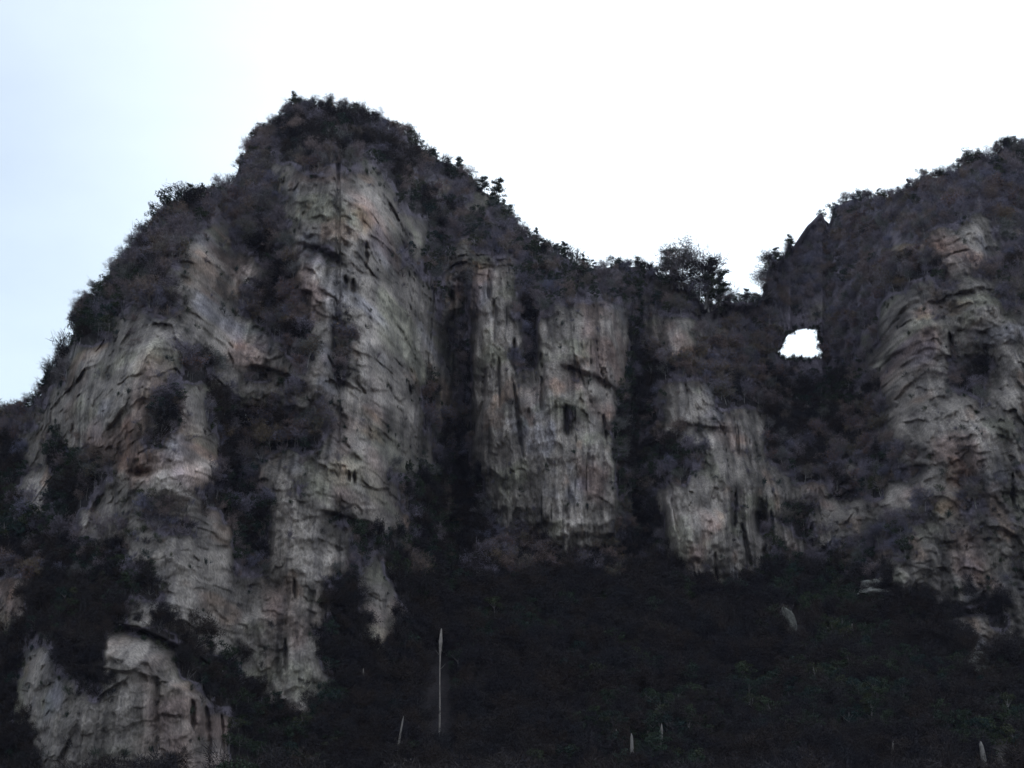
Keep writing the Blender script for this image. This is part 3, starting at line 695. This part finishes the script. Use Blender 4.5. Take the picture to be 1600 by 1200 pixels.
# ------------------------------------------------------------------ single trees on the crest
CREST = [ # u, foot v, kind, height px, width factor, label
 (262, 342, 'green', 52, 1.15, "round-headed tree on the left shoulder, sky showing through"),
 (280, 338, 'darkbare', 50, 1.2, "leafless tree leaning against the round-headed tree on the left shoulder"),
 (238, 352, 'green', 40, .75, "narrow dark tree at the outer edge of the left shoulder"),
 (307, 318, 'green', 26, 1.4, "low domed tree right of the round-headed tree on the left shoulder"),
 (124, 510, 'green', 44, 1.0, "dark round tree standing out from the steep left flank"),
 (116, 545, 'green', 40, .8, "small dark tree just below the round tree on the left flank"),
 (150, 470, 'scrub', 0, 1, None),
 (460, 170, 'pine', 30, 1.0, "small pine on the very top of the peak"),
 (486, 172, 'green', 22, 1.5, "low bushy tree next to the pine on the peak's top"),
 (515, 176, 'pine', 28, .9, "pine beside the notch in the summit"),
 (560, 180, 'pine', 20, 1.6, "flat-topped pine right of the summit notch"),
 (582, 188, 'pine', 18, 1.5, "flat spreading pine on the right shoulder of the summit"),
 (620, 214, 'green', 28, 1.5, "domed dark green tree on the peak's right shoulder"),
 (643, 226, 'green', 26, 1.1, "dark tree just below the domed tree on the peak's right shoulder"),
 (674, 246, 'pine', 18, 1.5, "low flat pine midway down the right crest"),
 (720, 268, 'pine', 28, 1.3, "spreading pine standing free on the right crest"),
 (752, 296, 'pine', 28, 1.5, "pine leaning out over a pale crag on the right crest"),
 (768, 316, 'pine', 40, 1.5, "large layered pine below the pale crag on the right crest"),
 (795, 340, 'green', 26, .9, "dark tree jutting from the crag under the layered pine"),
 (834, 386, 'pine', 32, .8, "upright pine where the right crest flattens"),
 (852, 392, 'pine', 24, 1.4, "flat pine right of the upright pine on the crest"),
 (880, 400, 'pine', 26, 1.5, "wide flat-crowned pine on the falling crest"),
 (908, 416, 'pine', 16, 1.8, "low pine at the lower end of the falling crest"),
 (960, 418, 'green', 20, 1.6, "rounded dark tree on the level crest before the saddle"),
 (997, 420, 'green', 26, .8, "pointed dark tree on the level crest before the saddle"),
 (1034, 440, 'bare', 42, .8, "slender bare tree at the left edge of the saddle's tree clump"),
 (1050, 446, 'pine', 62, 1.0, "tall layered tree on the left of the saddle's tree clump"),
 (1066, 448, 'bare', 60, 1.0, "bare tree in the middle of the saddle's tree clump"),
 (1074, 446, 'green', 66, .55, "tallest slim tree of the saddle's tree clump"),
 (1100, 468, 'pine', 74, 1.05, "tall feathery tree on the right of the saddle's tree clump"),
 (1092, 468, 'darkbare', 70, .9, "dark bare tree right of the middle of the saddle's tree clump"),
 (1124, 474, 'pine', 54, 1.2, "low overhanging tree at the right end of the saddle's tree clump"),
 (1112, 478, 'bare', 40, 1.0, "thin bare tree in the gap at the right end of the tree clump"),
 (1042, 446, 'green', 38, 1.3, "low bushy tree at the left foot of the saddle's tree clump"),
 (1082, 452, 'bare', 60, 1.3, "broad leafless tree filling the middle of the saddle's tree clump"),
 (1106, 462, 'bare', 60, 1.4, "wide leafless tree spreading right over the saddle's gap"),
 (1060, 446, 'bare', 64, 1.0, "thin leafless tree behind the tall layered tree of the saddle"),
 (1150, 476, 'green', 22, 1.2, "small green tree in the lowest dip of the saddle"),
 (1166, 476, 'pine', 26, .9, "small upright pine in the lowest dip of the saddle"),
 (1182, 474, 'green', 20, 1.3, "small green tree at the right end of the saddle's dip"),
 (1203, 430, 'bare', 34, .8, "bare tree at the foot of the right ridge's edge"),
 (1212, 408, 'pine', 24, 1.2, "pine reaching out left from the edge of the right ridge"),
 (1236, 384, 'pine', 20, 1.3, "small pine below the straight slanting crest at the right"),
 (1283, 346, 'green', 24, .9, "small dark tree on the tip of the straight slanting crest"),
 (1300, 334, 'green', 28, .9, "dark tree in the notch above the straight slanting crest"),
 (1350, 312, 'green', 20, 1.6, "domed tree where the right ridge levels out"),
 (1418, 298, 'pine', 20, 1.3, "small pine midway up the right ridge"),
 (1516, 258, 'green', 30, 1.5, "large rounded tree near the top of the right ridge"),
 (1572, 234, 'green', 24, 1.5, "highest tree on the right ridge, by the picture edge"),
 (1194, 470, 'bare', 46, .9, "leafless tree against the foot of the right ridge's steep edge"), (1199, 452, 'darkbare', 36, 1.1, "dark leafless tree hugging the right ridge's steep edge"), (1200, 424, 'darkbare', 30, 1.0, "small leafless tree halfway up the right ridge's steep edge"),
 (28, 645, 'pine', 20, 1.4, "low pine on the skyline at the far left edge"),
 (52, 634, 'pine', 22, 1.2, "layered pine on the skyline near the left edge"),
 (212, 388, 'pine', 16, 1.3, "small pine on the upper left flank"), (186, 418, 'pine', 16, 1.4, "small pine midway down the left flank"),
 (170, 440, 'pine', 16, 1.2, "small pine on the lower left flank"),
 (376, 268, 'pine', 26, .9, "thin pine at the foot of the summit's left wall"), (394, 224, 'pine', 20, 1.2, "pine on the summit's left wall"), (412, 202, 'green', 16, 1.6, "flat green tree on the summit's left shoulder")]
random.seed(99)
for u, v, kind, hp, wf, lab in CREST:
    if not lab: continue
    v = max(v, float(skyline(np.array([float(u)]))[0]) + 3)
    p, _ = surf(u, v)
    hm = hp/F*p[1]/.96; s = hm/8.0
    single_tree(kind, (p[0], p[1]-.3, p[2]), (s*wf, s*wf, s), random.random()*6.28, lab, "trees along the skyline")

# ------------------------------------------------------------------ dead and pale trunks low in the wood
def limb(g, pl, m=0, n=6):
    for (p0, r0), (p1, r1) in zip(pl[:-1], pl[1:]): g.tube(p0, p1, r0, r1, m, n)
def trunk_thing(u, vf, vt, wpx, lean, label, stub=False, seed=0, branches=5):
    random.seed(500+seed)
    p, _ = surf(u, min(vf, 1288)); Yd = p[1]-2.0; h = (vf-vt)/F*Yd/.97; w = wpx/F*Yd/2
    x0, y0, z0 = [float(q) for q in place(u, vf, Yd)]
    z0 = min(z0, float(p[2]))
    e = bpy.data.objects.new("dead_tree", None); sc.collection.objects.link(e); e.location = (x0, y0, z0-.3); tag(e, label, 'tree', "pale trunks low in the wood")
    g = Geo(); pl_ = []
    for k in range(9):
        f = k/8; wd = w*(1-.55*f) if not stub else w*(.55+.15*math.sin(f*9)+(.75 if f > .8 else 0))
        pl_.append((Vector((lean*h*f + .12*h*.2*math.sin(f*5+seed)*.3, .2*math.sin(f*4), h*f*1.02)), max(wd*(.35 if f == 1 else 1), .03)))
    limb(g, pl_); link("trunk", g.mesh("trunk", [pale_m]), e)
    for k in range(branches):
        f = .45+.5*random.random(); i = int(f*8); b0 = pl_[i][0]; a = random.random()*6.28; L = h*(.05+.07*random.random())
        gb = Geo(); d = Vector((math.cos(a), math.sin(a), .7)).normalized(); r = pl_[i][1]*.4
        limb(gb, [(b0, r), (b0+d*L*.5, r*.6), (b0+d*L+Vector((0, 0, L*.2)), r*.2)], 0, 4)
        for _ in range(3): q = b0+d*L*(.4+.5*random.random()); gb.tube(q, q+rv(.5)*L*.4+Vector((0, 0, L*.2)), r*.3, r*.1, 0, 3)
        link("branch", gb.mesh("branch", [pale_m]), e)
    return e
trunk_thing(685, 1152, 994, 4.5, .015, "tall pale dead trunk, thick at its broken top, alone in the dark wood", True, 1, 2)
for k, (u, vf, vt, w, ln, lab) in enumerate([(618, 1192, 1124, 5, .15, "leaning pale trunk left of the tall dead trunk, near the bottom"),
    (568, 1068, 1044, 4, -.05, "short pale stub beside the foot of the bare cliff"), (963, 1176, 1140, 6, 0, "leftmost pale trunk of the three low in the middle"),
    (987, 1205, 1150, 9, .02, "thick pinkish trunk, middle of the three low in the middle"), (1033, 1184, 1134, 7, .05, "rightmost pale trunk of the three low in the middle"),
    (1112, 1210, 1176, 5, .05, "pale trunk at the bottom edge below the narrow rock pillar"), (1132, 1212, 1184, 5, .1, "leaning pale trunk at the bottom edge just right of the straighter one"),
    (1394, 1210, 1160, 6, .1, "leaning grey trunk at the bottom below the right wall"), (1449, 1210, 1184, 4, 0, "thin pale trunk at the bottom right"),
    (1542, 1212, 1162, 12, -.1, "broad pale trunk at the bottom near the right edge"), (507, 1212, 1188, 5, 0, "pale trunk tip at the bottom left of the middle"),
    (1332, 1000, 974, 5, .04, "short pale trunk high in the shaded slope right of the rock pinnacle")]):
    trunk_thing(u, vf, vt, w, ln, lab, False, 2+k, 3)

# ------------------------------------------------------------------ rock pinnacle standing clear of the trees
def rock_thing(name, label, u, vf, vt, wpx, seed, k=.42, fwd=3.0, taper=1.0):
    p, _ = surf(u, vf); Yd = p[1]-fwd; h = (vf-vt)/F*Yd/.98; w = wpx/F*Yd/2; nr, na = 22, 26; vs = []
    for j in range(nr):
        f = j/(nr-1)
        for i in range(na):
            a = 2*math.pi*i/na; n_ = float(fbm(np.array(math.cos(a)*1.5+seed), np.array(f*4+math.sin(a)*1.5), 4, 300+seed))*(1.5 if taper > 0 else 1)
            r = w*((.45+.75*f) if taper > 0 else (1.1-.35*f))*(1-max(0, f-.86)/.14*.85)*(1+.6*n_)
            vs.append((r*math.cos(a)+(w*.9*math.sin(f*4.2)-w*.5*f if taper > 0 else 0), r*math.sin(a)*.9, h*f*(1+.12*n_)-.8))
    fs = [(j*na+i, j*na+(i+1) % na, (j+1)*na+(i+1) % na, (j+1)*na+i) for j in range(nr-1) for i in range(na)]
    col = np.full((len(vs), 3), k)*np.array([1.03, .99, .93])
    o = link(name, mesh_np(name, vs, fs, [rock_m], col)); x0, y0, z0 = [float(q) for q in place(u, vf, Yd)]
    o.location = (x0, y0, z0); tag(o, label, 'rock'); return o
rock_thing("rock_pinnacle", "grey rock pinnacle rising from the dark wood under the saddle", 1236, 998, 948, 13, 1, .13)
rock_thing("boulder", "pale rounded boulder at the right, under the ridge's rock wall", 1530, 1046, 1014, 40, 2, .17, .5, -1)
rock_thing("boulder", "long pale boulder below the ridge's rock wall, left of the rounded one", 1372, 926, 900, 60, 3, .2, .5, -1)

# ------------------------------------------------------------------ haze
hm_, t, b = newmat("air"); t.nodes.remove(b)
pv = N(t, 'ShaderNodeVolumePrincipled'); pv.inputs['Color'].default_value = (.66, .70, 1.0, 1); pv.inputs['Density'].default_value = 0.000028; pv.inputs['Anisotropy'].default_value = 0.2
t.links.new(pv.outputs[0], t.nodes['Material Output'].inputs['Volume'])
zt = float(P[..., 2].max()) + 60
hv_ = [(x, y, z) for z in (-3.5, zt) for x, y in ((-7000, -7000), (7000, -7000), (7000, 7000), (-7000, 7000))]
hz = link("haze", mesh_np("haze", hv_, [(0, 3, 2, 1), (4, 5, 6, 7), (0, 1, 5, 4), (1, 2, 6, 5), (2, 3, 7, 6), (3, 0, 4, 7)], [hm_])); tag(hz, kind='stuff')
